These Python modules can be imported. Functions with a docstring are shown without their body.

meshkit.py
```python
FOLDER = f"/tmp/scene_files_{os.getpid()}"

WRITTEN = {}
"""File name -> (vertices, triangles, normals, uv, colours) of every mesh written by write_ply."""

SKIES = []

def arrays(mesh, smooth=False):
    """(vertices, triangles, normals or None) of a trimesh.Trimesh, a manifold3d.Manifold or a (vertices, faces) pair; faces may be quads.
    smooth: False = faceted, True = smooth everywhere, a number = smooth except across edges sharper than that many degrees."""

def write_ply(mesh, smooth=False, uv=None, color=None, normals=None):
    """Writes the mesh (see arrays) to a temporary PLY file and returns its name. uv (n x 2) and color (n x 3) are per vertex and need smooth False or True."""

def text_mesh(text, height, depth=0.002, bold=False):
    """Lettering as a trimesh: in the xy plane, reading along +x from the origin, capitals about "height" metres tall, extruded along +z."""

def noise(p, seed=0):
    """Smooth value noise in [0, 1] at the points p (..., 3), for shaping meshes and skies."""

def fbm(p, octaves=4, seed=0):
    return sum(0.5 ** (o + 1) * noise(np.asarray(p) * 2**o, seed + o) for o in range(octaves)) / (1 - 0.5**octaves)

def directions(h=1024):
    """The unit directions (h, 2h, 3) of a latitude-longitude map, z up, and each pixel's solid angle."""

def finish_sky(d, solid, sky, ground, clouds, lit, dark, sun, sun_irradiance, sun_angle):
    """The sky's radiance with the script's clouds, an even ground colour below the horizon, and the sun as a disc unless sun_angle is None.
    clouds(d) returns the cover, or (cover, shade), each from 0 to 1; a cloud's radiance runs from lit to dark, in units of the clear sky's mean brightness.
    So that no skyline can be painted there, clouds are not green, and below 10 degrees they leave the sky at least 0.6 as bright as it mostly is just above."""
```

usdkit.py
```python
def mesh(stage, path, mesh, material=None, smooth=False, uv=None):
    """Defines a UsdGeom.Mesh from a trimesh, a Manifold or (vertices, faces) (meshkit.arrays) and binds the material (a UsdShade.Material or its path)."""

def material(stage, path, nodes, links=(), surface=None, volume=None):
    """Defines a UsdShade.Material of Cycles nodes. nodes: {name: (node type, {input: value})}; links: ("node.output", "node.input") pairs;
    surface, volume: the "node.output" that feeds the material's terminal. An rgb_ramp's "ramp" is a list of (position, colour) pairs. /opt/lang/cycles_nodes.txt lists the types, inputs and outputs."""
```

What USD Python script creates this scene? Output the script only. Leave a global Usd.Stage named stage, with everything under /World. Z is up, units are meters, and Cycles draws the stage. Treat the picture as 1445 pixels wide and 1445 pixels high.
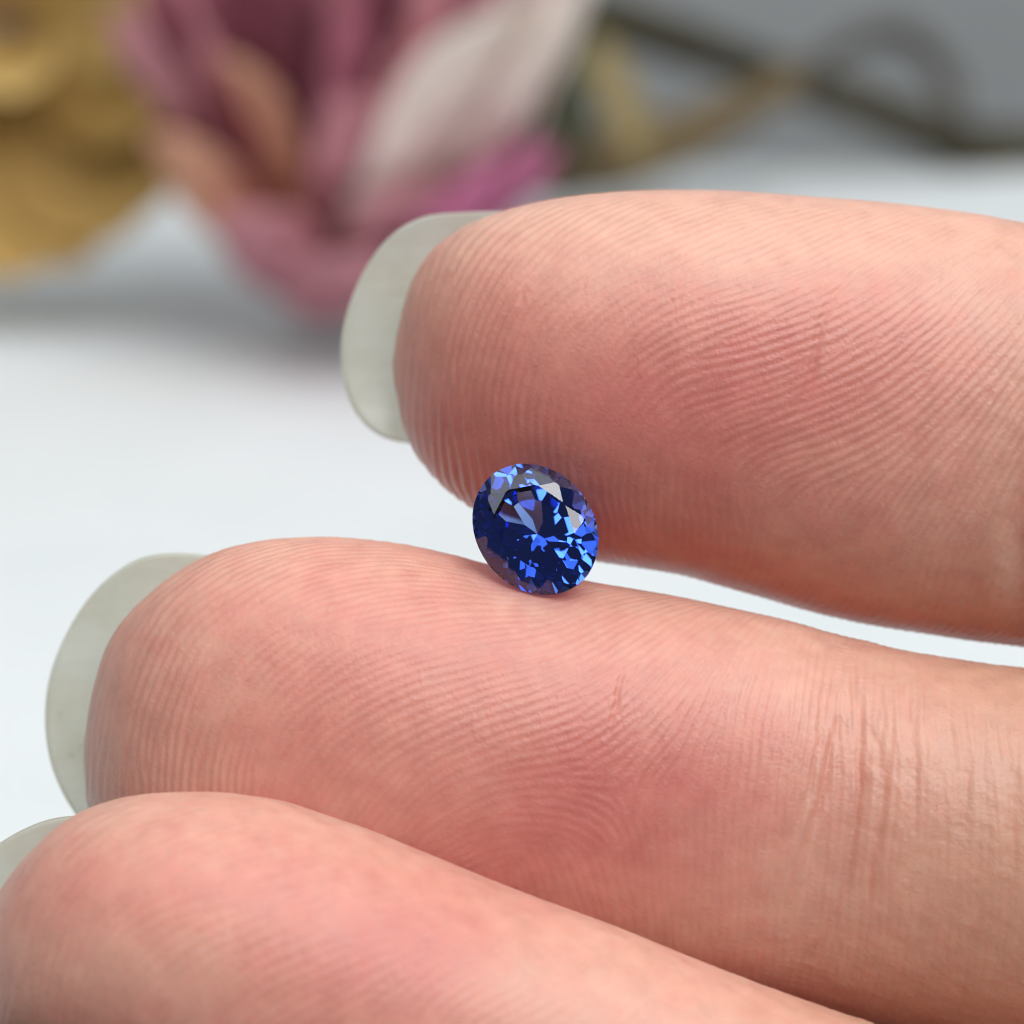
import math
import numpy as np, trimesh, manifold3d, usdkit, meshkit
from scipy.interpolate import PchipInterpolator, CubicSpline
import scipy.fft as sfft
from scipy.ndimage import map_coordinates, gaussian_filter
from scipy.spatial import HalfspaceIntersection, ConvexHull
from pxr import Usd, UsdGeom, UsdLux, UsdShade, Gf, Sdf, Vt

stage = Usd.Stage.CreateInMemory()
UsdGeom.SetStageUpAxis(stage, 'Z')
UsdGeom.SetStageMetersPerUnit(stage, 1.0)
UsdGeom.Xform.Define(stage, '/World')
UsdGeom.Scope.Define(stage, '/World/Looks')

# ------------------------------------------------------------------ camera, lamps, exposure
PITCH = math.radians(20)
DIST = 0.130                       # lens to the plane of the fingers
CAM_H = 0.099                      # lens above the table
SPAN = 42.0                        # millimetres across the picture at that plane
PX = SPAN / 1445.0
EXPOSURE = 0.15
APERTURE_MM = 3.1
FOCUS = 0.1242
FWD = np.array([0, math.cos(PITCH), -math.sin(PITCH)])
RIGHT = np.array([1.0, 0, 0])
UP = np.array([0, math.sin(PITCH), math.cos(PITCH)])
EYE = np.array([0, -DIST * math.cos(PITCH), CAM_H])
MID = EYE + FWD * DIST

cam = UsdGeom.Camera.Define(stage, '/World/camera')
FL = 50.0
cam.CreateFocalLengthAttr(FL)
cam.CreateHorizontalApertureAttr(SPAN / (DIST * 1000) * FL)
cam.CreateVerticalApertureAttr(SPAN / (DIST * 1000) * FL)
cam.CreateFStopAttr(FL / APERTURE_MM)
cam.CreateFocusDistanceAttr(FOCUS)
cam.CreateClippingRangeAttr(Gf.Vec2f(0.01, 50))
cam.CreateExposureAttr(EXPOSURE)


def frame(x, y, z, p):
    m = np.eye(4)
    m[0, :3], m[1, :3], m[2, :3], m[3, :3] = x, y, z, p
    return Gf.Matrix4d(*m.ravel().tolist())


cam.AddTransformOp().Set(frame(RIGHT, UP, -FWD, EYE))


def rect_lamp(name, pos, target, w, h, power, color):
    l = UsdLux.RectLight.Define(stage, '/World/' + name)
    z = np.asarray(pos, float) - np.asarray(target, float)
    z /= np.linalg.norm(z)
    x = np.cross([0, 0, 1.0], z)
    x /= np.linalg.norm(x)
    l.AddTransformOp().Set(frame(x, np.cross(z, x), z, pos))
    l.CreateWidthAttr(w)
    l.CreateHeightAttr(h)
    l.CreateIntensityAttr(power)
    l.CreateNormalizeAttr(False)
    l.CreateColorAttr(Gf.Vec3f(*color))
    return l


rect_lamp('window_lamp', (0.24, -0.25, 0.58), (0.0, 0.02, 0.05), 0.52, 0.52, 4.9, (1.0, 0.985, 0.965))
rect_lamp('ceiling_lamp', (-0.12, 0.12, 0.92), (0, 0.06, 0.0), 1.6, 1.2, 1.5, (0.95, 0.98, 1.0))
dome = UsdLux.DomeLight.Define(stage, '/World/room_light')
amb = usdkit.material(stage, '/World/Looks/room_light', {'b': ('background_shader', {'color': (0.97, 0.99, 1.0), 'strength': 0.06})}, surface='b.background')
UsdShade.MaterialBindingAPI.Apply(dome.GetPrim()).Bind(amb)


# ------------------------------------------------------------------ helpers
def W(p):
    """Millimetres (right, up, towards the lens) about the middle of the finger plane -> world metres."""
    p = np.asarray(p, float)
    return MID + (p[..., 0:1] * RIGHT + p[..., 1:2] * UP - p[..., 2:3] * FWD) * 0.001


def at(px, py, w=0.0):
    """A point seen at a pixel of the photograph, w millimetres nearer than the finger plane."""
    f = (DIST * 1000 - w) / (DIST * 1000)
    return np.stack(np.broadcast_arrays((np.asarray(px, float) - 722.5) * PX * f, (722.5 - np.asarray(py, float)) * PX * f, np.asarray(w, float)), -1)


used = {}


def numbered(path):
    n = used.get(path, 0)
    used[path] = n + 1
    return path if n == 0 else f'{path}_{n:03d}'


def tag(prim, label=None, cat=None, group=None, kind=None):
    for k, v in (('label', label), ('category', cat), ('group', group), ('kind', kind)):
        if v:
            prim.SetCustomDataByKey(k, v)


def thing(name, label, cat, pos):
    x = UsdGeom.Xform.Define(stage, numbered('/World/' + name))
    x.AddTranslateOp().Set(Gf.Vec3d(*map(float, pos)))
    tag(x.GetPrim(), label, cat)
    return x.GetPrim(), np.asarray(pos, float)


def part(name, mesh, mat, parent=None, smooth=True, label=None, attrs=None):
    """One Mesh prim; world-space vertices are made relative to the thing they belong to."""
    v, f = (np.asarray(mesh[0]), np.asarray(mesh[1])) if isinstance(mesh, tuple) else (np.asarray(mesh.vertices), np.asarray(mesh.faces))
    base = '/World' if parent is None else str(parent[0].GetPath())
    if parent is not None:
        v = v - parent[1]
    m = usdkit.mesh(stage, numbered(base + '/' + name), (v, f), mat, smooth=smooth)
    for k, a in (attrs or {}).items():
        UsdGeom.PrimvarsAPI(m).CreatePrimvar(k, Sdf.ValueTypeNames.Color3fArray, 'vertex').Set(Vt.Vec3fArray.FromNumpy(np.asarray(a, np.float32)))
    tag(m.GetPrim(), label)
    return m


def lin(r, g, b):
    return tuple(((c / 255) / 12.92 if c <= 10 else ((c / 255 + 0.055) / 1.055) ** 2.4) for c in (r, g, b))


def tube(points, radii, sides=16, seed=0, rough=0.0):
    """A smooth closed tube along a spline through the points."""
    p = np.asarray(points, float)
    t = np.r_[0, np.cumsum(np.linalg.norm(np.diff(p, axis=0), axis=1))]
    n = max(24, int(t[-1] / t[-1] * 90))
    q = np.linspace(0, t[-1], n)
    c = CubicSpline(t, p)(q)
    r = PchipInterpolator(t, radii)(q)
    d = np.gradient(c, axis=0)
    d /= np.linalg.norm(d, axis=1, keepdims=True)
    a = np.cross(d, [0.3, 0.2, 0.93])
    a /= np.linalg.norm(a, axis=1, keepdims=True)
    b = np.cross(d, a)
    th = np.arange(sides) * 2 * np.pi / sides
    v = c[:, None] + r[:, None, None] * (np.cos(th)[None, :, None] * a[:, None] + np.sin(th)[None, :, None] * b[:, None])
    if rough:
        k = meshkit.fbm(v * 700, 3, seed)[..., None] - 0.5
        v = v + (v - c[:, None]) * k * rough
    i, j = np.meshgrid(np.arange(n - 1), np.arange(sides), indexing='ij')
    f = np.stack([i * sides + j, i * sides + (j + 1) % sides, (i + 1) * sides + (j + 1) % sides, (i + 1) * sides + j], -1).reshape(-1, 4)
    f = np.vstack([f[:, [0, 1, 2]], f[:, [0, 2, 3]]])
    e0, e1 = n * sides, n * sides + 1
    J = np.arange(sides)
    f = np.vstack([f, np.stack([np.full(sides, e0), (J + 1) % sides, J], 1), np.stack([np.full(sides, e1), (n - 1) * sides + J, (n - 1) * sides + (J + 1) % sides], 1)])
    return np.vstack([v.reshape(-1, 3), c[:1], c[-1:]]), f


def sheet(grid, thick):
    """A closed thin shell about a (n, m, 3) grid of points."""
    n, m = grid.shape[:2]
    nv = np.cross(np.gradient(grid, axis=0), np.gradient(grid, axis=1))
    nv /= np.linalg.norm(nv, axis=2, keepdims=True) + 1e-12
    th = thick if np.ndim(thick) == 0 else np.asarray(thick)[..., None]
    v = np.vstack([(grid + nv * th / 2).reshape(-1, 3), (grid - nv * th / 2).reshape(-1, 3)])
    i, j = np.meshgrid(np.arange(n - 1), np.arange(m - 1), indexing='ij')
    q = np.stack([i * m + j, (i + 1) * m + j, (i + 1) * m + j + 1, i * m + j + 1], -1).reshape(-1, 4)
    N = n * m
    edge = np.r_[np.arange(m), np.arange(1, n) * m + m - 1, (n - 1) * m + np.arange(m - 2, -1, -1), np.arange(n - 2, 0, -1) * m]
    e2 = np.roll(edge, -1)
    side = np.stack([edge, e2, e2 + N, edge + N], 1)
    q = np.vstack([q, q[:, ::-1] + N, side])
    return v, np.vstack([q[:, [0, 1, 2]], q[:, [0, 2, 3]]])


# ------------------------------------------------------------------ the setting: white table, grey backdrop
mat_table = usdkit.material(stage, '/World/Looks/table_white', {
    'g': ('geometry', {}), 'n': ('noise_texture', {'scale': 60.0, 'detail': 4.0}),
    'r': ('rgb_ramp', {'ramp': [(0.3, (0.69, 0.735, 0.75)), (0.7, (0.73, 0.77, 0.785))]}),
    'p': ('principled_bsdf', {'roughness': 0.55, 'specular_ior_level': 0.3})},
    [('g.position', 'n.vector'), ('n.fac', 'r.fac'), ('r.color', 'p.base_color')], surface='p.BSDF')
mat_wall = usdkit.material(stage, '/World/Looks/backdrop_grey', {
    'g': ('geometry', {}), 'n': ('noise_texture', {'scale': 9.0, 'detail': 2.0}),
    'r': ('rgb_ramp', {'ramp': [(0.3, lin(158, 163, 166)), (0.7, lin(168, 172, 174))]}),
    'p': ('principled_bsdf', {'roughness': 0.8, 'specular_ior_level': 0.2})},
    [('g.position', 'n.vector'), ('n.fac', 'r.fac'), ('r.color', 'p.base_color')], surface='p.BSDF')

EDGE_Y = EYE[1] + CAM_H / math.tan(PITCH - math.atan((722.5 - 236) * PX / (DIST * 1000)))
TABLE_D = EDGE_Y - 0.03
tb = trimesh.creation.box([1.1, TABLE_D, 0.02])
tb.apply_translation([0, EDGE_Y - TABLE_D / 2, -0.01])
m = part('table', tb, mat_table, smooth=False)
tag(m.GetPrim(), kind='structure')
wl = trimesh.creation.box([1.9, 0.02, 1.2])
wl.apply_translation([0, EDGE_Y + 0.10, 0.1])
m = part('backdrop', wl, mat_wall, smooth=False)
tag(m.GetPrim(), kind='structure')


# ------------------------------------------------------------------ the hand
def ridges(shape, angle, period, step, seed, sweeps=9):
    """Skin ridges: noise swept again and again with filters laid along an orientation field (radians), so lines fork and end as on skin."""
    rng = np.random.default_rng(seed)
    K = 18
    H, Wd = shape
    P = (sfft.next_fast_len(H + 32, True), sfft.next_fast_len(Wd + 32, True))
    pad = lambda x: np.pad(x, ((16, P[0] - H - 16), (16, P[1] - Wd - 16)), mode='reflect')
    y = np.fft.fftfreq(P[0]) * P[0]
    x = np.fft.fftfreq(P[1]) * P[1]
    X, Y = np.meshgrid(x, y)
    T = period / step
    s1, s2 = 0.42 * T, 0.85 * T
    bank = []
    for k in range(K):
        a = np.pi * k / K
        al, ac = X * np.cos(a) + Y * np.sin(a), -X * np.sin(a) + Y * np.cos(a)
        g = np.cos(2 * np.pi * ac / T) * np.exp(-ac**2 / (2 * s1**2) - al**2 / (2 * s2**2))
        g -= g.mean() * 1.0
        g /= np.sqrt((g**2).sum())
        bank.append(sfft.rfft2(g.astype(np.float32), workers=4))
    pos = np.mod(pad(angle) / np.pi * K, K)
    k0 = np.floor(pos).astype(int) % K
    fr = pos - np.floor(pos)
    z = rng.normal(size=P).astype(np.float32)
    wts = [(np.where(k0 == k, 1 - fr, 0) + np.where((k0 + 1) % K == k, fr, 0)).astype(np.float32) for k in range(K)]
    for it in range(sweeps):
        F = sfft.rfft2(z, workers=4)
        out = np.zeros(P, np.float32)
        for k in range(K):
            c = sfft.irfft2(F * bank[k], P, workers=4)
            out += wts[k] * c
        z = np.tanh(1.6 * out / (out.std() + 1e-9)) + (0.02 * rng.normal(size=P)).astype(np.float32)
    return z[16:16 + H, 16:16 + Wd]


class Finger:
    """A finger seen on its pad side, laid out along the two outlines it shows, in millimetres: s along the finger from its tip, r across it."""

    def __init__(self, tip, far, upper, lower, w0, front, back, marks, creases, flush, seed, ds, visible, tail):
        self.w0 = w0
        P = lambda q: at(np.array(q)[:, 0], np.array(q)[:, 1], w0)[:, :2]
        self.o = P([tip])[0]
        ax = P([far])[0] - self.o
        self.L0 = np.linalg.norm(ax)
        self.ax = ax / self.L0
        self.nr = np.array([-self.ax[1], self.ax[0]])
        self.to = lambda q: np.stack([(P(q) - self.o) @ self.ax, (P(q) - self.o) @ self.nr], 1)
        up, lo = self.to(upper), self.to(lower)

        def outline(q):
            q = q[np.argsort(q[:, 0])]
            q = q[q[:, 0] > 0.02]
            s, r = np.r_[0, q[:, 0]], np.r_[0, q[:, 1]]
            for k in (1.4, 2.2, 3.2):
                s, r = np.r_[s, self.L0 + 40 * (k - 1)], np.r_[r, q[-1, 1] + np.sign(q[-1, 1]) * (k - 1) * 1.2]
            keep = np.r_[True, np.diff(s) > 1e-3]
            return PchipInterpolator(np.sqrt(s[keep]), r[keep])

        fu, fl = outline(up), outline(lo)
        self.up, self.lo = (lambda s: fu(np.sqrt(np.maximum(s, 0)))), (lambda s: fl(np.sqrt(np.maximum(s, 0))))
        fd, bd = PchipInterpolator(*np.array(front).T), PchipInterpolator(*np.array(back).T)
        self.front = lambda s: fd(np.minimum(s, front[-1][0]))
        self.back = lambda s: bd(np.minimum(s, back[-1][0]))
        self.marks, self.creases, self.flush, self.seed, self.ds, self.visible, self.tail = marks, creases, flush, seed, ds, visible, tail

    def mesh(self, period, depth):
        tip = np.linspace(0, math.sqrt(2.2), int(2.2 / self.ds * 0.8))[1:] ** 2
        S = np.r_[tip, np.arange(2.2 + self.ds, self.visible, self.ds), np.arange(self.visible + 0.8, self.tail, 1.2)]
        nf = int(27 / self.ds)
        th = np.r_[np.linspace(-0.3, math.pi + 0.3, nf), np.linspace(math.pi + 0.3, 2 * math.pi - 0.3, 70)[1:-1]]
        s, t = np.meshgrid(S, th, indexing='ij')
        up, lo = self.up(s), self.lo(s)
        c, h = (up + lo) / 2, (up - lo) / 2
        ct, st = np.cos(t), np.sin(t)
        pw = lambda x, e: np.sign(x) * np.abs(x) ** e
        r = c + h * pw(ct, 0.93)
        w = self.w0 + np.where(st > 0, self.front(s), self.back(s)) * pw(st, 0.93)
        wc = self.centre(s)
        w = w + wc
        arc = np.clip((r - c) / np.maximum(h, 1e-6), -1, 1)
        a = c + h * np.arcsin(arc) * np.sqrt(np.clip(h / 7.5, 0.2, 1))          # unrolled place across the finger
        # --- ridges on a flat (s, a) sheet
        step = 0.07 if self.ds < 0.06 else 0.1
        amin, amax = -14.0, 14.0
        gs, ga = np.arange(-1, min(self.visible, 36) + 1, step), np.arange(amin, amax, step)
        GS, GA = np.meshgrid(gs, ga, indexing='ij')
        mk = np.array(self.marks, float)
        q = self.to(mk[:, :2])
        hh, cc = (self.up(q[:, 0]) - self.lo(q[:, 0])) / 2, (self.up(q[:, 0]) + self.lo(q[:, 0])) / 2
        x = np.clip((q[:, 1] - cc) / hh, -0.93, 0.93)
        qa = cc + hh * np.arcsin(x) * np.sqrt(np.clip(hh / 7.5, 0.2, 1))
        ang = np.radians(mk[:, 2]) - math.atan2(self.ax[1], self.ax[0])
        ang = np.arctan2(np.sin(ang) / np.sqrt(1 - x**2), np.cos(ang))
        cs, sn, ws = 0, 0, 0
        for k in range(len(q)):
            wt = 1 / ((GS - q[k, 0]) ** 2 + (GA - qa[k]) ** 2 + 0.5) ** 1.6
            cs, sn, ws = cs + wt * np.cos(2 * ang[k]), sn + wt * np.sin(2 * ang[k]), ws + wt
        cs, sn = gaussian_filter(cs / ws, 0.5 / step), gaussian_filter(sn / ws, 0.5 / step)
        th_map = 0.5 * np.arctan2(sn, cs)                       # from the s axis towards the a axis
        R = ridges(GS.shape, np.mod(np.pi / 2 - th_map, np.pi), period, step, self.seed)
        R = gaussian_filter(R, 0.05 / step)
        sample = lambda img: map_coordinates(img, [(s - gs[0]) / step, (a - ga[0]) / step], order=2, mode='nearest')
        ridge = sample(R)
        # --- uneven strength, soft swellings, fine skin texture
        pt = np.stack([s, a, np.full_like(s, self.seed)], -1)
        amp = 0.72 + 0.45 * meshkit.fbm(pt * 0.22, 3, self.seed)
        amp = amp * np.clip(s / 0.6, 0, 1) * (1 + 0.7 * np.exp(-(s / 7.0) ** 2))
        for fx, fy, rx, ry, k in self.worn:
            q = self.to([(fx, fy)])[0]
            amp = amp * (1 - k * np.exp(-((s - q[0]) / (rx * PX)) ** 2 - ((r - q[1]) / (ry * PX)) ** 2))
        amp = amp * (1 - 0.55 * np.clip((s - self.crease_s + 1) / 4, 0, 1))
        disp = depth * amp * ridge
        disp += 0.022 * (meshkit.fbm(pt * np.array([5.5, 3.0, 1]), 3, self.seed + 5) - 0.5)
        joint = np.clip((s - self.crease_s + 5) / 5, 0, 1)
        wav = s + 0.5 * (meshkit.fbm(pt * 0.5, 3, self.seed + 41) - 0.5)
        disp += joint * 0.075 * (meshkit.fbm(np.stack([wav * 1.9, a * 0.22, pt[..., 2]], -1), 3, self.seed + 43) - 0.5)
        disp += joint * 0.045 * (meshkit.fbm(np.stack([wav * 1.2 + a * 0.8, a * 1.6, pt[..., 2]], -1), 3, self.seed + 47) - 0.5)
        disp += 0.35 * (meshkit.fbm(pt * 0.13, 2, self.seed + 9) - 0.5) * np.clip(s / 6, 0, 1)
        # --- creases: grooves along polylines given in pixels
        groove = np.zeros_like(s)
        for pts, wid, dep in self.creases:
            q = self.to(pts)
            hh, cc = (self.up(q[:, 0]) - self.lo(q[:, 0])) / 2, (self.up(q[:, 0]) + self.lo(q[:, 0])) / 2
            x = np.clip((q[:, 1] - cc) / hh, -0.97, 0.97)
            q[:, 1] = cc + hh * np.arcsin(x) * np.sqrt(np.clip(hh / 7.5, 0.2, 1))
            tt = np.linspace(0, 1, 60)
            line = PchipInterpolator(np.linspace(0, 1, len(q)), q)(tt)
            wob = 0.16 * (meshkit.fbm(np.stack([tt * 9, tt * 0 + self.seed, tt * 0 + len(pts) + pts[0][0]], -1), 3, 3) - 0.5)
            line[:, 0] += wob
            near = (s > line[:, 0].min() - 4 * wid) & (s < line[:, 0].max() + 4 * wid) & (a > line[:, 1].min() - 4 * wid) & (a < line[:, 1].max() + 4 * wid)
            if not near.any():
                continue
            ps = np.stack([s[near], a[near]], 1)
            best = np.full(len(ps), 1e9)
            fade = np.zeros(len(ps))
            for i in range(59):
                A, B = line[i], line[i + 1]
                d = B - A
                u = np.clip(((ps - A) @ d) / (d @ d + 1e-12), 0, 1)
                dd = np.linalg.norm(ps - A - u[:, None] * d, axis=1)
                g = dd < best
                best = np.where(g, dd, best)
                fade = np.where(g, math.sin(math.pi * (0.04 + 0.92 * tt[i])) ** 0.6, fade)
            groove[near] += dep * fade * (np.exp(-(best / wid) ** 2) - 0.35 * np.exp(-((best - 2.0 * wid) / (1.1 * wid)) ** 2))
        disp -= groove
        disp = np.where(st > -0.35, disp, 0.0) * np.clip((st + 0.35) / 0.3, 0, 1)
        # push out along the smooth surface's normal
        uv = self.o + s[..., None] * self.ax + r[..., None] * self.nr
        G = np.concatenate([uv, w[..., None]], -1)
        nr = np.cross(np.gradient(G, axis=1), np.gradient(G, axis=0))
        nr /= np.linalg.norm(nr, axis=2, keepdims=True) + 1e-12
        if (nr[len(S) // 3, nf // 2, 2]) < 0:
            nr = -nr
        G = G + nr * disp[..., None]
        # --- colour of the skin itself: blood under the pad, paler and yellower towards the joint and the sides
        px = 722.5 + uv[..., 0] / PX * 130 / (130 - self.w0)
        py = 722.5 - uv[..., 1] / PX * 130 / (130 - self.w0)
        fl = np.zeros_like(s)
        for fx, fy, rx, ry, k in self.flush:
            fl += 1.4 * k * np.exp(-((px - fx) / rx) ** 2 - ((py - fy) / ry) ** 2)
        fl += 0.14 + 0.45 * (meshkit.fbm(pt * 0.45, 4, self.seed + 21) - 0.5) + 0.38 * (meshkit.fbm(pt * 1.6, 3, self.seed + 31) - 0.5)
        tone = np.stack([np.clip(fl, -0.6, 1.3), np.clip((s - self.crease_s + 4) / 9, 0, 1), np.clip(0.5 + 0.5 * ridge * amp, 0, 1)], -1)
        n, mth = s.shape
        v = np.concatenate([G, tone], -1).reshape(-1, 6)
        tipv = np.r_[self.o, self.w0 + self.centre(0.0), tone[0, 0]]
        e = G[-1].mean(0)
        endv = np.r_[e, tone[-1, 0]]
        i, j = np.meshgrid(np.arange(n - 1), np.arange(mth), indexing='ij')
        qd = np.stack([i * mth + j, i * mth + (j + 1) % mth, (i + 1) * mth + (j + 1) % mth, (i + 1) * mth + j], -1).reshape(-1, 4)
        J = np.arange(mth)
        f = np.vstack([qd[:, [0, 1, 2]], qd[:, [0, 2, 3]], np.stack([np.full(mth, n * mth), (J + 1) % mth, J], 1),
                       np.stack([np.full(mth, n * mth + 1), (n - 1) * mth + J, (n - 1) * mth + (J + 1) % mth], 1)])
        v = np.vstack([v, tipv, endv])
        if trimesh.Trimesh(v[:, :3], f, process=False).volume < 0:
            f = f[:, ::-1]
        return v, f

    crease_s = 26.0
    worn = ()

    def centre(self, s):
        """How far the middle of the cross-section lies behind the finger's own plane: the tip curls to the nail side."""
        return -2.2 * np.exp(-np.asarray(s, float) / 4.0)


front = lambda D: [(0, 0), (0.25, 0.21 * D), (0.7, 0.36 * D), (1.5, 0.53 * D), (3, 0.73 * D), (5, 0.89 * D), (8, D), (12, 1.04 * D), (17, 1.0 * D), (22, 0.93 * D), (26, 0.9 * D), (31, 0.95 * D), (38, 1.02 * D), (60, 1.05 * D)]
back = lambda D: [(0, 0), (0.25, 0.2 * D), (0.7, 0.32 * D), (1.5, 0.45 * D), (3, 0.6 * D), (6, 0.76 * D), (10, 0.86 * D), (16, 0.95 * D), (24, D), (60, 1.08 * D)]

F1 = Finger((552, 505), (1445, 612),
            [(554, 475), (560, 440), (590, 372), (640, 325), (700, 298), (760, 283), (850, 272), (950, 268), (1050, 271), (1150, 279), (1280, 291), (1380, 305), (1445, 316)],
            [(553, 530), (558, 560), (575, 622), (610, 672), (665, 716), (740, 755), (850, 794), (950, 810), (1050, 836), (1150, 862), (1270, 888), (1400, 907), (1445, 912)],
            -0.7, front(6.7), back(6.2),
            [(560, 500, 92), (600, 520, 88), (640, 400, 60), (590, 420, 68), (700, 330, 45), (600, 620, 100), (650, 680, 112), (760, 340, 36), (850, 310, 24), (950, 320, 21), (1050, 330, 21),
             (1150, 350, 24), (1250, 380, 33), (1350, 420, 43), (1420, 480, 54), (760, 420, 42), (900, 400, 22), (1000, 450, 17), (1100, 480, 21), (1150, 540, 27), (1250, 500, 37), (1000, 540, 14), (1100, 620, 17),
             (1150, 640, 16), (1250, 600, 36), (1350, 560, 50), (1400, 620, 58), (1300, 700, 58), (1420, 760, 75), (700, 440, 58), (700, 520, 78), (780, 520, 62), (700, 620, 96), (760, 640, 96), (860, 620, 60), (850, 700, 108),
             (1000, 720, 100), (1150, 740, 70), (1250, 820, 80), (900, 760, 100)],
            [([(1180, 395), (1135, 480), (1118, 560), (1090, 600)], 0.16, 0.05), ([(1425, 640), (1412, 720), (1418, 800), (1430, 880)], 0.6, 0.22), ([(1448, 560), (1440, 650), (1448, 760)], 0.3, 0.12),
             ([(742, 420), (732, 440)], 0.1, 0.05)],
            [(860, 620, 260, 170, 0.55), (1150, 520, 220, 140, 0.35), (660, 560, 110, 150, 0.15), (1250, 340, 330, 70, -0.35), (800, 300, 200, 40, -0.2)], 11, 0.052, 32.0, 78.0)
F1.crease_s = 26.5
F1.worn = [(880, 640, 170, 110, 0.5), (1000, 760, 300, 80, 0.45)]
F2 = Finger((109, 1048), (1445, 1225),
            [(111, 1010), (120, 968), (150, 902), (200, 845), (270, 795), (330, 771), (400, 759), (480, 758), (560, 767), (640, 781), (690, 793), (760, 805), (835, 820), (950, 841), (1100, 873), (1200, 900), (1300, 922), (1445, 942)],
            [(110, 1080), (117, 1140), (140, 1190), (200, 1250), (300, 1290), (450, 1312), (700, 1352), (1000, 1405), (1200, 1445), (1445, 1495)],
            2.5, front(6.8), back(6.6),
            [(118, 1048, 92), (160, 930, 60), (135, 980, 72), (220, 860, 47), (300, 810, 30), (400, 790, 15), (500, 795, 5), (600, 808, -3), (660, 815, -8), (300, 900, 46), (400, 870, 28), (500, 865, 18), (600, 875, 8), (700, 860, 2),
             (250, 980, 72), (200, 1050, 88), (250, 1100, 92), (350, 1000, 64), (450, 960, 40), (550, 950, 24), (650, 930, 14), (350, 1100, 90), (450, 1050, 58), (550, 1040, 34), (650, 1020, 18), (750, 960, 16), (760, 1050, 8),
             (550, 1120, 62), (650, 1120, 30), (740, 1110, 2), (820, 1130, -25), (850, 950, 27), (900, 890, 33), (850, 860, 20), (950, 980, 52), (1000, 920, 50), (1000, 1010, 72), (1050, 1050, 80), (1100, 1050, 84), (1000, 1100, 86),
             (1150, 1000, 84), (900, 1060, 45), (900, 1150, 100), (800, 1220, 105), (1000, 1200, 88), (1050, 1280, 84), (950, 1300, 92), (1080, 940, 72), (1250, 1050, 88), (1350, 1080, 90), (1300, 1250, 86), (1420, 1200, 92)],
            [([(1180, 900), (1178, 1000), (1160, 1120), (1140, 1240), (1105, 1380)], 1.35, 0.28), ([(1186, 930), (1193, 1000), (1190, 1080), (1186, 1130), (1165, 1230), (1130, 1330)], 0.20, 0.10),
             ([(1168, 1000), (1150, 1050), (1135, 1110), (1110, 1190), (1092, 1290)], 0.16, 0.10),
             ([(1145, 990), (1125, 1080), (1100, 1160)], 0.14, 0.05), ([(1205, 1010), (1222, 1100), (1205, 1210), (1180, 1300)], 0.16, 0.06),
             ([(872, 930), (862, 980), (848, 1025)], 0.10, 0.05), ([(905, 1060), (890, 1110), (868, 1170)], 0.12, 0.045), ([(1255, 960), (1262, 1060), (1258, 1160)], 0.25, 0.06), ([(1320, 990), (1330, 1090), (1318, 1200)], 0.25, 0.05),
             ([(1385, 1010), (1392, 1120), (1380, 1260)], 0.25, 0.05)],
            [(860, 1080, 230, 140, 0.6), (560, 900, 260, 120, 0.3), (420, 1080, 200, 120, 0.2), (700, 1200, 200, 80, 0.35)], 23, 0.052, 43.0, 92.0)
F2.crease_s = 31.5
F2.worn = [(740, 1150, 200, 120, 0.55), (620, 1000, 140, 80, 0.25), (900, 1250, 200, 100, 0.45), (760, 830, 140, 60, 0.45)]
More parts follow.
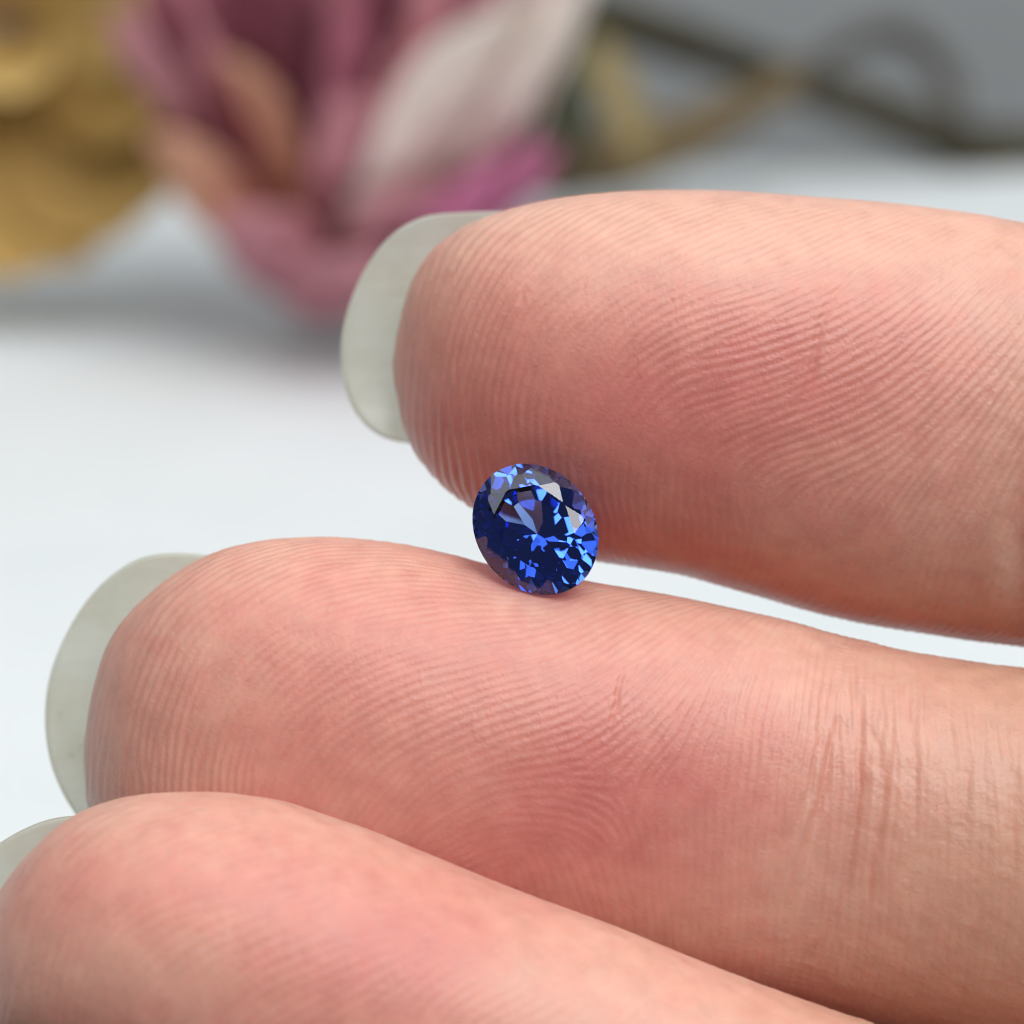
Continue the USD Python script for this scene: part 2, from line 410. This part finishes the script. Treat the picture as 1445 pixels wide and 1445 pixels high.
F3 = Finger((-44, 1335), (1300, 1790),
            [(-41, 1308), (-25, 1280), (0, 1248), (30, 1212), (80, 1166), (150, 1134), (250, 1119), (330, 1120), (420, 1136), (500, 1163), (600, 1204), (740, 1260), (870, 1310), (1000, 1362), (1100, 1400), (1230, 1446), (1300, 1475)],
            [(-42, 1365), (-30, 1420), (20, 1500), (150, 1550), (300, 1630), (500, 1700), (800, 1800), (1100, 1930), (1300, 2010)],
            10.0, front(6.4), back(5.8),
            [(0, 1300, 80), (60, 1200, 45), (150, 1200, 28), (250, 1160, 15), (300, 1250, 18), (400, 1220, 12), (420, 1320, 25), (520, 1300, 15), (300, 1380, 50), (700, 1380, 20), (900, 1430, 40), (600, 1440, 60), (100, 1400, 85)],
            [],
            [(560, 1320, 150, 90, 0.5), (300, 1230, 220, 80, 0.28), (330, 1420, 260, 70, 0.2)], 37, 0.085, 44.0, 96.0)
F3.crease_s = 30.0

parts = [F.mesh(p, d) for F, p, d in ((F1, 0.36, 0.020), (F2, 0.35, 0.019), (F3, 0.40, 0.011))]


def solid(v, f):
    return manifold3d.Manifold(manifold3d.Mesh(vert_properties=np.ascontiguousarray(v, np.float32), tri_verts=np.ascontiguousarray(f, np.uint32)))


def chain(joints, tone=(0.1, 1.0, 0.5)):
    """Hulls of spheres from joint to joint, in millimetres: the parts of the hand beyond the picture."""
    out = None
    for (a, ra), (b, rb) in zip(joints, joints[1:]):
        s = manifold3d.Manifold.batch_hull([manifold3d.Manifold.sphere(ra, 32).translate(a), manifold3d.Manifold.sphere(rb, 32).translate(b)])
        out = s if out is None else out + s
    return out


def along(F, s, w=0.0):
    q = F.o + s * F.ax + F.nr * float((F.up(s) + F.lo(s)) / 2)
    return (float(q[0]), float(q[1]), F.w0 + w)


k1, k2, k3 = along(F1, 76), along(F2, 88), along(F3, 90)
wrist = (k2[0] + 78, k2[1] - 14, -4.0)
hull = lambda *b: manifold3d.Manifold.batch_hull([manifold3d.Manifold.sphere(r, 32).translate(p) for p, r in b])
pinky0 = (k3[0] + 6, k3[1] - 17, 8.0)
palm = hull((k1, 11), (k2, 11.5), (k3, 11), (pinky0, 10), ((wrist[0], wrist[1] + 14, -4), 14), ((wrist[0], wrist[1] - 16, -4), 13))
arm = hull(((wrist[0], wrist[1] + 12, -4), 15), ((wrist[0], wrist[1] - 14, -4), 14), ((wrist[0] + 90, wrist[1] + 8, -8), 20), ((wrist[0] + 90, wrist[1] - 22, -8), 20))
thumb = chain([((wrist[0] - 12, wrist[1] + 18, 2), 15), ((wrist[0] - 45, k1[1] + 24, 6), 12), ((wrist[0] - 72, k1[1] + 42, 4), 9.5), ((wrist[0] - 96, k1[1] + 50, 2), 7.5)])
pinky = chain([(pinky0, 9.5), ((pinky0[0] - 34, pinky0[1] - 8, 16), 8), ((pinky0[0] - 54, pinky0[1] - 16, 10), 7), ((pinky0[0] - 66, pinky0[1] - 22, -2), 6)])
rear = (palm + arm + thumb + pinky).refine_to_length(3.0)
rm = rear.to_mesh()
rv = trimesh.smoothing.filter_taubin(trimesh.Trimesh(rm.vert_properties[:, :3], rm.tri_verts, process=False), iterations=12).vertices
rear = solid(np.hstack([rv, np.tile([0.1, 1.0, 0.5], (len(rv), 1))]), rm.tri_verts)
body = rear
for v, f in parts:
    body = body + solid(v, f)
bm = body.to_mesh()
bv, bf = np.asarray(bm.vert_properties, float), np.asarray(bm.tri_verts, int)
if len(bm.merge_from_vert):                                     # join the seams so that normals run smoothly across
    to = np.arange(len(bv))
    to[np.asarray(bm.merge_from_vert)] = np.asarray(bm.merge_to_vert)
    bf = to[bf]
keep, inv = np.unique(bf, return_inverse=True)
bv, bf = bv[keep], inv.reshape(-1, 3)

mat_skin = usdkit.material(stage, '/World/Looks/skin', {
    'a': ('attribute', {'attribute': 'tone'}), 'sep': ('separate_color', {}), 'g': ('geometry', {}),
    'rf': ('rgb_ramp', {'ramp': [(0.0, (0.64, 0.37, 0.285)), (0.45, (0.615, 0.282, 0.225)), (1.0, (0.56, 0.195, 0.168))]}),
    'yl': ('mix_color', {'b': (0.50, 0.275, 0.19)}), 'fy': ('math', {'math_type': 'multiply', 'value2': 0.75}),
    'n1': ('noise_texture', {'scale': 6500.0, 'detail': 3.0, 'roughness': 0.65}), 'n2': ('noise_texture', {'scale': 900.0, 'detail': 4.0}),
    'mott': ('rgb_ramp', {'ramp': [(0.3, (0.93, 0.91, 0.91)), (0.7, (1.05, 1.05, 1.05))]}), 'mul': ('mix_color', {'blend_type': 'multiply', 'fac': 1.0, 'use_clamp': False}),
    'b': ('bump', {'strength': 0.8, 'distance': 0.00004, 'use_object_space': False}),
    'rr': ('rgb_ramp', {'ramp': [(0.3, (0.30, 0.30, 0.30)), (0.75, (0.46, 0.46, 0.46))]}),
    'p': ('principled_bsdf', {'subsurface_method': 'random_walk', 'subsurface_weight': 0.5, 'subsurface_scale': 0.0009, 'subsurface_radius': (1.0, 0.32, 0.18), 'specular_ior_level': 0.42})},
    [('a.color', 'sep.color'), ('sep.r', 'rf.fac'), ('sep.g', 'fy.value1'), ('fy.value', 'yl.fac'), ('rf.color', 'yl.a'), ('g.position', 'n1.vector'), ('g.position', 'n2.vector'),
     ('n2.fac', 'mott.fac'), ('yl.result', 'mul.a'), ('mott.color', 'mul.b'), ('mul.result', 'p.base_color'), ('n1.fac', 'b.height'), ('b.normal', 'p.normal'), ('n2.fac', 'rr.fac'), ('rr.color', 'p.roughness')],
    surface='p.BSDF')
hand = thing('hand', 'bare hand with long unpainted nails, palm side shown, holding the blue stone between fingertips', 'hand', W(np.array(k2)))
part('skin', (W(bv[:, :3]), bf), mat_skin, hand, True, attrs={'tone': bv[:, 3:6]})

# nails: curved plates on the far side of the tips, their free ends standing out past the skin
mat_nail = usdkit.material(stage, '/World/Looks/fingernail', {
    'g': ('geometry', {}), 'm': ('mapping', {'scale': (160.0, 2600.0, 2600.0)}), 'n': ('noise_texture', {'scale': 1.0, 'detail': 4.0}), 'n2': ('noise_texture', {'scale': 420.0, 'detail': 5.0, 'roughness': 0.65}),
    'r': ('rgb_ramp', {'ramp': [(0.2, (0.84, 0.85, 0.77)), (0.8, (0.92, 0.93, 0.87))]}), 'r2': ('rgb_ramp', {'ramp': [(0.28, (0.66, 0.60, 0.46)), (0.36, (0.90, 0.88, 0.80)), (0.60, (1, 1, 1))]}),
    'mul': ('mix_color', {'blend_type': 'multiply', 'fac': 1.0}), 'b': ('bump', {'strength': 0.6, 'distance': 0.00005}),
    'p': ('principled_bsdf', {'roughness': 0.28, 'subsurface_weight': 0.3, 'subsurface_scale': 0.0006, 'subsurface_radius': (1.0, 0.9, 0.7), 'specular_ior_level': 0.5, 'coat_weight': 0.5, 'coat_roughness': 0.12}),
    't': ('translucent_bsdf', {'color': (0.92, 0.92, 0.84)}), 'x': ('mix_closure', {'fac': 0.6}), 'tr': ('transparent_bsdf', {'color': (0.96, 0.96, 0.90)}), 'y': ('mix_closure', {'fac': 0.36})},
    [('g.position', 'm.vector'), ('m.vector', 'n.vector'), ('g.position', 'n2.vector'), ('n.fac', 'r.fac'), ('n2.fac', 'r2.fac'), ('r.color', 'mul.a'), ('r2.color', 'mul.b'), ('mul.result', 'p.base_color'),
     ('n.fac', 'b.height'), ('b.normal', 'p.normal'), ('p.BSDF', 'x.closure1'), ('t.BSDF', 'x.closure2'), ('mul.result', 't.color'), ('x.closure', 'y.closure1'), ('tr.BSDF', 'y.closure2')], surface='y.closure')


def nail(F, outline, wedge, seed, rise):
    """outline: pixels of the free edge from its upper to its lower corner; the plate runs back over the finger's far side."""
    q = at(np.array(outline)[:, 0], np.array(outline)[:, 1], F.w0 - 5.0)[:, :2] - F.o
    q = np.stack([q @ F.ax, q @ F.nr], 1)
    d = np.r_[0, np.cumsum(np.linalg.norm(np.diff(q, axis=0), axis=1))]
    t = np.linspace(0, d[-1], 90)
    e = np.stack([CubicSpline(d, q[:, 0])(t), CubicSpline(d, q[:, 1])(t)], 1)
    top, bot = e[0], e[-1]
    base = np.linspace(0, 1, 90)[:, None] * (bot - top) + top
    base[:, 0] = np.maximum(base[:, 0], 0) * 0 + 9.5 + 1.2 * np.sin(np.linspace(0, math.pi, 90))
    b = np.linspace(0, 1, 40)[None, :, None]
    g = e[:, None] * (1 - b) + base[:, None] * b
    mid, half = (top[1] + bot[1]) / 2, abs(top[1] - bot[1]) / 2 * 1.06
    x = np.clip((g[..., 1] - mid) / half, -1, 1)
    curve = 1 - np.sqrt(np.maximum(1 - (0.86 * x) ** 2, 0))
    w = F.w0 - wedge - rise * np.clip(g[..., 0] + 3, 0, 20) / 12 + half * curve * 0.45
    w = w + 0.03 * (meshkit.fbm(np.stack([g[..., 0] * 0.5, g[..., 1] * 3, g[..., 0] * 0 + seed], -1), 3, seed) - 0.5)
    P = F.o + g[..., :1] * F.ax + g[..., 1:2] * F.nr
    return sheet(W(np.concatenate([P, w[..., None]], -1)), 0.00024)


N1 = nail(F1, [(706, 302), (672, 303), (640, 304), (600, 309), (565, 325), (535, 352), (503, 405), (484, 465), (481, 505), (487, 545), (507, 588), (532, 611), (556, 621), (585, 625)], 4.7, 1, 0.6)
part('fingernail', N1, mat_nail, hand)
N2 = nail(F2, [(318, 786), (280, 783), (240, 782), (205, 788), (170, 806), (130, 842), (95, 895), (72, 955), (66, 1000), (69, 1050), (84, 1100), (106, 1138), (130, 1165), (170, 1190)], 4.6, 2, 0.6)
part('fingernail', N2, mat_nail, hand)
N3 = nail(F3, [(170, 1143), (130, 1148), (85, 1152), (40, 1167), (0, 1190), (-40, 1225), (-66, 1275), (-78, 1330), (-72, 1390), (-45, 1440), (-5, 1475), (50, 1510)], 4.4, 3, 0.6)
part('fingernail', N3, mat_nail, hand)


# ------------------------------------------------------------------ the sapphire: an oval brilliant
PAVILION = [(16, 0.5, 52.0, 0.985, -0.03), (16, 0.0, 44.5, 0.86, -0.20), (8, 0.5, 40.5, 0.60, -0.455), (8, 0.0, 37.0, 0.33, -0.685)]


def brilliant(a, b, depth_scale=1.0):
    """Facet planes of a round brilliant of radius 1, stretched to an oval with half axes a and b (millimetres), table along +z."""
    hs = []

    def plane(az, slope, r, z):                     # a facet through the point at radius r, height z, falling outwards at the slope (degrees)
        n = np.array([math.sin(slope) * math.cos(az), math.sin(slope) * math.sin(az), math.cos(slope)])
        hs.append(np.r_[n, -n @ [r * math.cos(az), r * math.sin(az), z]])

    g = 0.025
    R = math.radians
    hs.append([0, 0, 1, -(g + 0.25)])
    for k in range(8):
        az = k * math.pi / 4
        plane(az, R(34), 1.0, g)
        plane(az + math.pi / 8, R(22.5), 0.685, g + 0.212)
    for k in range(16):
        az = (k + 0.5) * math.pi / 8
        plane(az, R(39.5), 0.985, g + 0.004)
    for n_, off, slope, r, z in PAVILION:
        for k in range(n_):
            az = (k + off) * 2 * math.pi / n_
            n = np.array([math.cos(az) * math.sin(R(slope)), math.sin(az) * math.sin(R(slope)), -math.cos(R(slope))])
            hs.append(np.r_[n, -n @ [r * math.cos(az), r * math.sin(az), z]])
    for k in range(48):
        az = (k + 0.5) * math.pi / 24
        hs.append([math.cos(az), math.sin(az), 0, -0.99])
    hs.append([0, 0, -1, -0.93])
    H = HalfspaceIntersection(np.array(hs), np.zeros(3))
    v = np.unique(np.round(H.intersections, 6), axis=0)
    v = v * [a, b, (a + b) / 2 * depth_scale]
    h = ConvexHull(v)
    f = h.simplices.copy()
    c = v.mean(0)
    n = np.cross(v[f[:, 1]] - v[f[:, 0]], v[f[:, 2]] - v[f[:, 0]])
    flip = ((v[f].mean(1) - c) * n).sum(1) < 0
    f[flip] = f[flip][:, ::-1]
    return v, f


mat_gem = usdkit.material(stage, '/World/Looks/sapphire', {
    'p': ('glass_bsdf', {'color': (1, 1, 1), 'roughness': 0.0, 'IOR': 1.77}),
    'v': ('absorption_volume', {'color': (0.06, 0.39, 0.95), 'density': 520.0})}, surface='p.BSDF', volume='v.volume')
gv, gf = brilliant(2.81, 2.33)
GW = 5.35
tilt = math.radians(-53)
c, s = math.cos(tilt), math.sin(tilt)
rz = np.array([[c, -s, 0], [s, c, 0], [0, 0, 1]])
ex, ey = math.radians(-11), math.radians(-5)
rx = np.array([[1, 0, 0], [0, math.cos(ex), -math.sin(ex)], [0, math.sin(ex), math.cos(ex)]])
ry = np.array([[math.cos(ey), 0, math.sin(ey)], [0, 1, 0], [-math.sin(ey), 0, math.cos(ey)]])
gv = gv @ (ry @ rx @ rz).T + at(755.5, 747, GW)
m = part('sapphire', (W(gv), gf), mat_gem, smooth=False)
tag(m.GetPrim(), 'small oval faceted blue sapphire wedged between the two upper fingertips', 'gemstone')


# ------------------------------------------------------------------ dried flowers behind
def petal_mat(name, base, edge, vein=0.8):
    return usdkit.material(stage, '/World/Looks/' + name, {
        'a': ('attribute', {'attribute': 'tone'}), 'sep': ('separate_color', {}), 'g': ('geometry', {}),
        'n': ('noise_texture', {'scale': 260.0, 'detail': 4.0}), 'ad': ('math', {'math_type': 'multiply_add', 'value2': 0.5, 'value3': -0.25}), 'sum': ('math', {'math_type': 'add', 'use_clamp': True}),
        'r': ('rgb_ramp', {'ramp': [(0.0, base), (0.55, tuple(0.5 * (x + y) for x, y in zip(base, edge))), (1.0, edge)]}),
        'p': ('principled_bsdf', {'roughness': 0.7, 'specular_ior_level': 0.25}), 't': ('translucent_bsdf', {}), 'x': ('mix_closure', {'fac': 0.25})},
        [('a.color', 'sep.color'), ('g.position', 'n.vector'), ('n.fac', 'ad.value1'), ('ad.value', 'sum.value1'), ('sep.r', 'sum.value2'), ('sum.value', 'r.fac'), ('r.color', 'p.base_color'), ('r.color', 't.color'),
         ('p.BSDF', 'x.closure1'), ('t.BSDF', 'x.closure2')], surface='x.closure')


PM = {
    'mauve': petal_mat('petal_mauve', lin(150, 80, 100), lin(204, 130, 150)),
    'dusty': petal_mat('petal_dusty_pink', lin(170, 98, 112), lin(224, 160, 170)),
    'peach': petal_mat('petal_peach', lin(196, 126, 108), lin(234, 182, 152)),
    'cream': petal_mat('petal_cream', lin(236, 204, 206), lin(249, 240, 230)),
    'magenta': petal_mat('petal_magenta', lin(192, 84, 132), lin(218, 130, 170)),
    'wine': petal_mat('petal_wine', lin(92, 42, 54), lin(148, 84, 98)),
    'gold': petal_mat('petal_gold', lin(198, 164, 98), lin(230, 204, 136)),
    'ochre': petal_mat('petal_ochre', lin(160, 126, 68), lin(208, 172, 102)),
}


def petal(origin, axis, az, span, R0, R1, length, lip, seed, ruffle=1.0, thick=0.35, twist=0.0, upv=np.array([0, 1.0, 0])):
    """One petal of a cup-shaped bloom, millimetres in the lens frame: from radius R0 at the base to R1 at the mouth, its lip rolled outwards."""
    axis = np.asarray(axis, float) / np.linalg.norm(axis)
    ux = np.cross(upv, axis)
    ux /= np.linalg.norm(ux)
    uy = np.cross(axis, ux)
    b = np.linspace(0, 1, 44)[:, None]
    a = np.linspace(-1, 1, 48)[None, :]
    shape = np.sqrt(np.clip(1 - (np.abs(a) ** 2.6) * 0.98, 0, 1))
    bb = b * (0.35 + 0.65 * shape)
    ang = az + a * span * (0.45 + 0.55 * np.sin(np.pi * (0.15 + 0.6 * b))) + twist * b
    rad = R0 + (R1 - R0) * np.sin(bb * math.pi / 2) ** (0.8 if length < 17 else 0.95)
    hgt = length * bb ** 1.1
    roll = np.clip((bb - 0.72) / 0.28, 0, 1) ** 2
    rad, hgt = rad + lip * roll, hgt - abs(lip) * 0.8 * roll
    q = np.stack([np.cos(ang) * rad * 0.12, np.sin(ang) * rad * 0.12, hgt * 0.1 + seed], -1)
    wr = meshkit.fbm(q, 3, seed) - 0.5
    fold = np.sin(ang * 11 + 5 * meshkit.fbm(q * 0.7, 2, seed + 3) + seed) * 0.35
    k = ruffle * (0.25 + b) * R1 * 0.16
    rad = rad + k * (wr * 1.6 + fold * 0.5)
    hgt = hgt + k * wr * 0.9
    P = np.asarray(origin)[None, None] + (np.cos(ang) * rad)[..., None] * ux + (np.sin(ang) * rad)[..., None] * uy + hgt[..., None] * axis
    v, f = sheet(W(P), thick * 0.001)
    tone = np.clip(bb + 0.25 * wr, 0, 1).ravel()
    return v, f, np.repeat(np.r_[tone, tone][:, None], 3, 1)


def bloom(parent, origin, axis, rows, seed, upv=np.array([0, 1.0, 0])):
    n = 0
    for (az, span, R0, R1, ln, lip, col, ruf) in rows:
        v, f, tone = petal(origin, axis, math.radians(az), math.radians(span), R0, R1, ln, lip, seed + n, ruf, upv=upv)
        part('petal', (v, f), PM[col], parent, True, attrs={'tone': tone})
        n += 1


DR = -200.0                                       # the roses lie about 345 mm from the lens
rose_c = at(462, 440, DR - 9)
pink = thing('dried_pink_rose', 'dried pink and cream rose head with crinkled petals lying on the white table', 'dried rose', W(at(470, 440, DR)))
AX = np.array([-0.03, 0.86, 0.42])
bloom(pink, rose_c, AX, [
    # az (0 left, 90 towards the lens, 180 right), half span, base radius, mouth radius, length, lip, colour, ruffle
    (265, 60, 1.5, 16, 44, 1.5, 'mauve', 1.2), (215, 50, 1.5, 20, 44, 2, 'dusty', 1.0), (320, 50, 1.5, 15.5, 43, 2, 'mauve', 1.1),
    (170, 44, 1.5, 28, 42, 2.0, 'cream', 0.7), (140, 42, 1.5, 24, 40, 2.5, 'cream', 0.7), (138, 26, 1.5, 26, 26, 2.0, 'magenta', 0.9), (158, 22, 1.5, 25, 22, 1.0, 'magenta', 0.9), (196, 44, 1.5, 28, 40, 2.0, 'cream', 0.7),
    (2, 34, 1.5, 16, 40, 1.0, 'mauve', 1.5), (28, 32, 1.5, 17, 37, 2.0, 'dusty', 1.6), (48, 26, 1.5, 19, 28, 2.0, 'peach', 1.6), (74, 24, 1.5, 17, 20, 2.0, 'dusty', 1.6),
    (98, 24, 1.5, 19, 16, 1.8, 'dusty', 1.5), (118, 24, 1.5, 22, 23, 2.0, 'dusty', 1.5), (124, 26, 1.5, 14, 22, 1.5, 'dusty', 1.3), (106, 20, 1.5, 15, 31, 2.0, 'dusty', 1.7), (128, 18, 1.5, 15, 34, 1.5, 'dusty', 1.4),
    (20, 46, 1.0, 13, 40, 1.5, 'dusty', 1.4), (60, 30, 1.0, 11.5, 33, 1.5, 'peach', 1.5), (108, 26, 1.0, 11, 24, 1.2, 'mauve', 1.5), (160, 40, 1.0, 14, 40, 1.2, 'dusty', 1.3),
    (250, 70, 1.0, 11, 41, 1.0, 'wine', 1.4), (340, 60, 1.0, 9.5, 41, 1.0, 'wine', 1.5), (130, 40, 1.0, 7, 38, 1.0, 'mauve', 1.5),
    (30, 60, 0.6, 5.5, 36, 0.6, 'wine', 1.5), (200, 80, 0.6, 5, 41, 0.6, 'dusty', 1.5)], 150, upv=np.array([0, 0, 1.0]))

mat_stem = usdkit.material(stage, '/World/Looks/dry_stem', {
    'g': ('geometry', {}), 'n': ('noise_texture', {'scale': 300.0, 'detail': 4.0}), 'r': ('rgb_ramp', {'ramp': [(0.3, lin(40, 36, 20)), (0.7, lin(64, 57, 34))]}), 'p': ('principled_bsdf', {'roughness': 0.75})},
    [('g.position', 'n.vector'), ('n.fac', 'r.fac'), ('r.color', 'p.base_color')], surface='p.BSDF')
mat_twig = usdkit.material(stage, '/World/Looks/dry_twig', {
    'g': ('geometry', {}), 'n': ('noise_texture', {'scale': 250.0, 'detail': 4.0}), 'r': ('rgb_ramp', {'ramp': [(0.3, lin(86, 72, 48)), (0.7, lin(116, 98, 66))]}), 'p': ('principled_bsdf', {'roughness': 0.75})},
    [('g.position', 'n.vector'), ('n.fac', 'r.fac'), ('r.color', 'p.base_color')], surface='p.BSDF')
mat_sepal = usdkit.material(stage, '/World/Looks/dry_sepal', {
    'g': ('geometry', {}), 'n': ('noise_texture', {'scale': 200.0, 'detail': 4.0}), 'r': ('rgb_ramp', {'ramp': [(0.3, lin(118, 104, 66)), (0.7, lin(150, 132, 86))]}), 'p': ('principled_bsdf', {'roughness': 0.7})},
    [('g.position', 'n.vector'), ('n.fac', 'r.fac'), ('r.color', 'p.base_color')], surface='p.BSDF')
mat_calyx = usdkit.material(stage, '/World/Looks/dry_calyx', {
    'g': ('geometry', {}), 'n': ('noise_texture', {'scale': 200.0, 'detail': 4.0}), 'r': ('rgb_ramp', {'ramp': [(0.3, lin(54, 58, 42)), (0.7, lin(80, 82, 60))]}), 'p': ('principled_bsdf', {'roughness': 0.7})},
    [('g.position', 'n.vector'), ('n.fac', 'r.fac'), ('r.color', 'p.base_color')], surface='p.BSDF')

mat_tendril = usdkit.material(stage, '/World/Looks/dry_tendril', {
    'g': ('geometry', {}), 'n': ('noise_texture', {'scale': 250.0, 'detail': 4.0}), 'r': ('rgb_ramp', {'ramp': [(0.3, lin(66, 62, 58)), (0.7, lin(92, 88, 82))]}), 'p': ('principled_bsdf', {'roughness': 0.75})},
    [('g.position', 'n.vector'), ('n.fac', 'r.fac'), ('r.color', 'p.base_color')], surface='p.BSDF')

T = lambda pts: W(np.array([at(x, y, w) for x, y, w in pts]))
v, f = tube(T([(700, -10, -245), (850, 25, -255), (980, 66, -262), (1110, 112, -270), (1260, 165, -276), (1390, 212, -282), (1470, 214, -284), (1560, 216, -284)]), np.array([2.2, 2.0, 1.8, 1.7, 1.9, 2.2, 2.1, 2.0]) * 1.5e-3, 16, 5, 0.5)
part('stem', (v, f), mat_stem, pink)
v, f = tube(T([(640, 90, -236), (720, 118, -240), (790, 150, -244), (835, 165, -246)]), np.array([4.5, 6.0, 4.6, 1.2]) * 1e-3, 20, 6, 0.5)
part('calyx', (v, f), mat_calyx, pink)


def blade(pts, wid, seed, curl=0.5):
    """A narrow dry leaf along a spline, pointed at both ends."""
    p = np.array([at(x, y, w) for x, y, w in pts])
    t = np.linspace(0, 1, len(p))
    q = np.linspace(0, 1, 40)
    c = CubicSpline(t, p)(q)
    d = np.gradient(c, axis=0)
    d /= np.linalg.norm(d, axis=1, keepdims=True)
    a = np.cross(d, [0.25, 0.1, 1.0])
    a /= np.linalg.norm(a, axis=1, keepdims=True)
    b = np.cross(a, d)
    x = np.linspace(-1, 1, 15)
    wd = wid * np.sin(np.pi * (0.06 + 0.9 * q)) ** 0.7
    G = c[:, None] + (wd[:, None] * x[None])[..., None] * a[:, None] + (wd[:, None] * curl * x[None] ** 2)[..., None] * b[:, None]
    G = G + 0.5 * (meshkit.fbm(G * 0.4, 3, seed) - 0.5)[..., None]
    return sheet(W(G), 0.0004)


part('sepal', blade([(846, 50, -240), (860, 110, -236), (885, 170, -233), (905, 232, -234)], 2.4, 3), mat_sepal, pink)
part('sepal', blade([(836, 30, -240), (812, 100, -236), (800, 170, -236), (812, 235, -238)], 1.6, 4), mat_calyx, pink)

twig = thing('dried_twig', 'thin brown dried twig with a curled loop at its end behind the fingers', 'twig', W(at(800, 236, -250)))
v, f = tube(T([(745, 236, -248), (850, 228, -252), (930, 205, -255), (1030, 160, -258), (1120, 113, -262)]), np.array([3.4, 3.9, 3.6, 2.8, 1.9]) * 1e-3, 16, 7, 0.5)
part('stem', (v, f), mat_twig, twig)
v, f = tube(T([(1115, 116, -262), (1170, 80, -275), (1225, 52, -286), (1280, 52, -292), (1325, 90, -294), (1345, 150, -290), (1352, 196, -284)]), np.array([1.3, 1.4, 1.6, 1.8, 1.8, 1.6, 1.1]) * 1e-3, 16, 8, 0.5)
part('tendril', (v, f), mat_tendril, twig)

gold = thing('dried_yellow_rose', 'dried golden yellow rose head on the table at the left of the pink rose', 'dried rose', W(at(70, 360, -235)))
gold_c = at(6, 34, -214)
bloom(gold, gold_c, (0.15, -0.2, 1.0), [
    (20, 50, 4, 14.4, 12, 2, 'gold', 0.45), (-20, 46, 4, 16.8, 13, 2, 'ochre', 0.45), (80, 50, 4, 19.2, 12, 3, 'gold', 0.45), (130, 50, 4, 21.6, 12, 3, 'gold', 0.45), (180, 50, 4, 21.6, 12, 3, 'gold', 0.45),
    (225, 46, 4, 24.0, 13, 2.5, 'gold', 0.45), (265, 42, 4, 24.5, 14, 2, 'ochre', 0.45), (305, 40, 4, 22.8, 14, 2, 'ochre', 0.45),
    (100, 90, 0.5, 6.0, 11, 0.5, 'gold', 0.45), (280, 90, 0.5, 6.6, 11, 0.5, 'gold', 0.45)], 300)
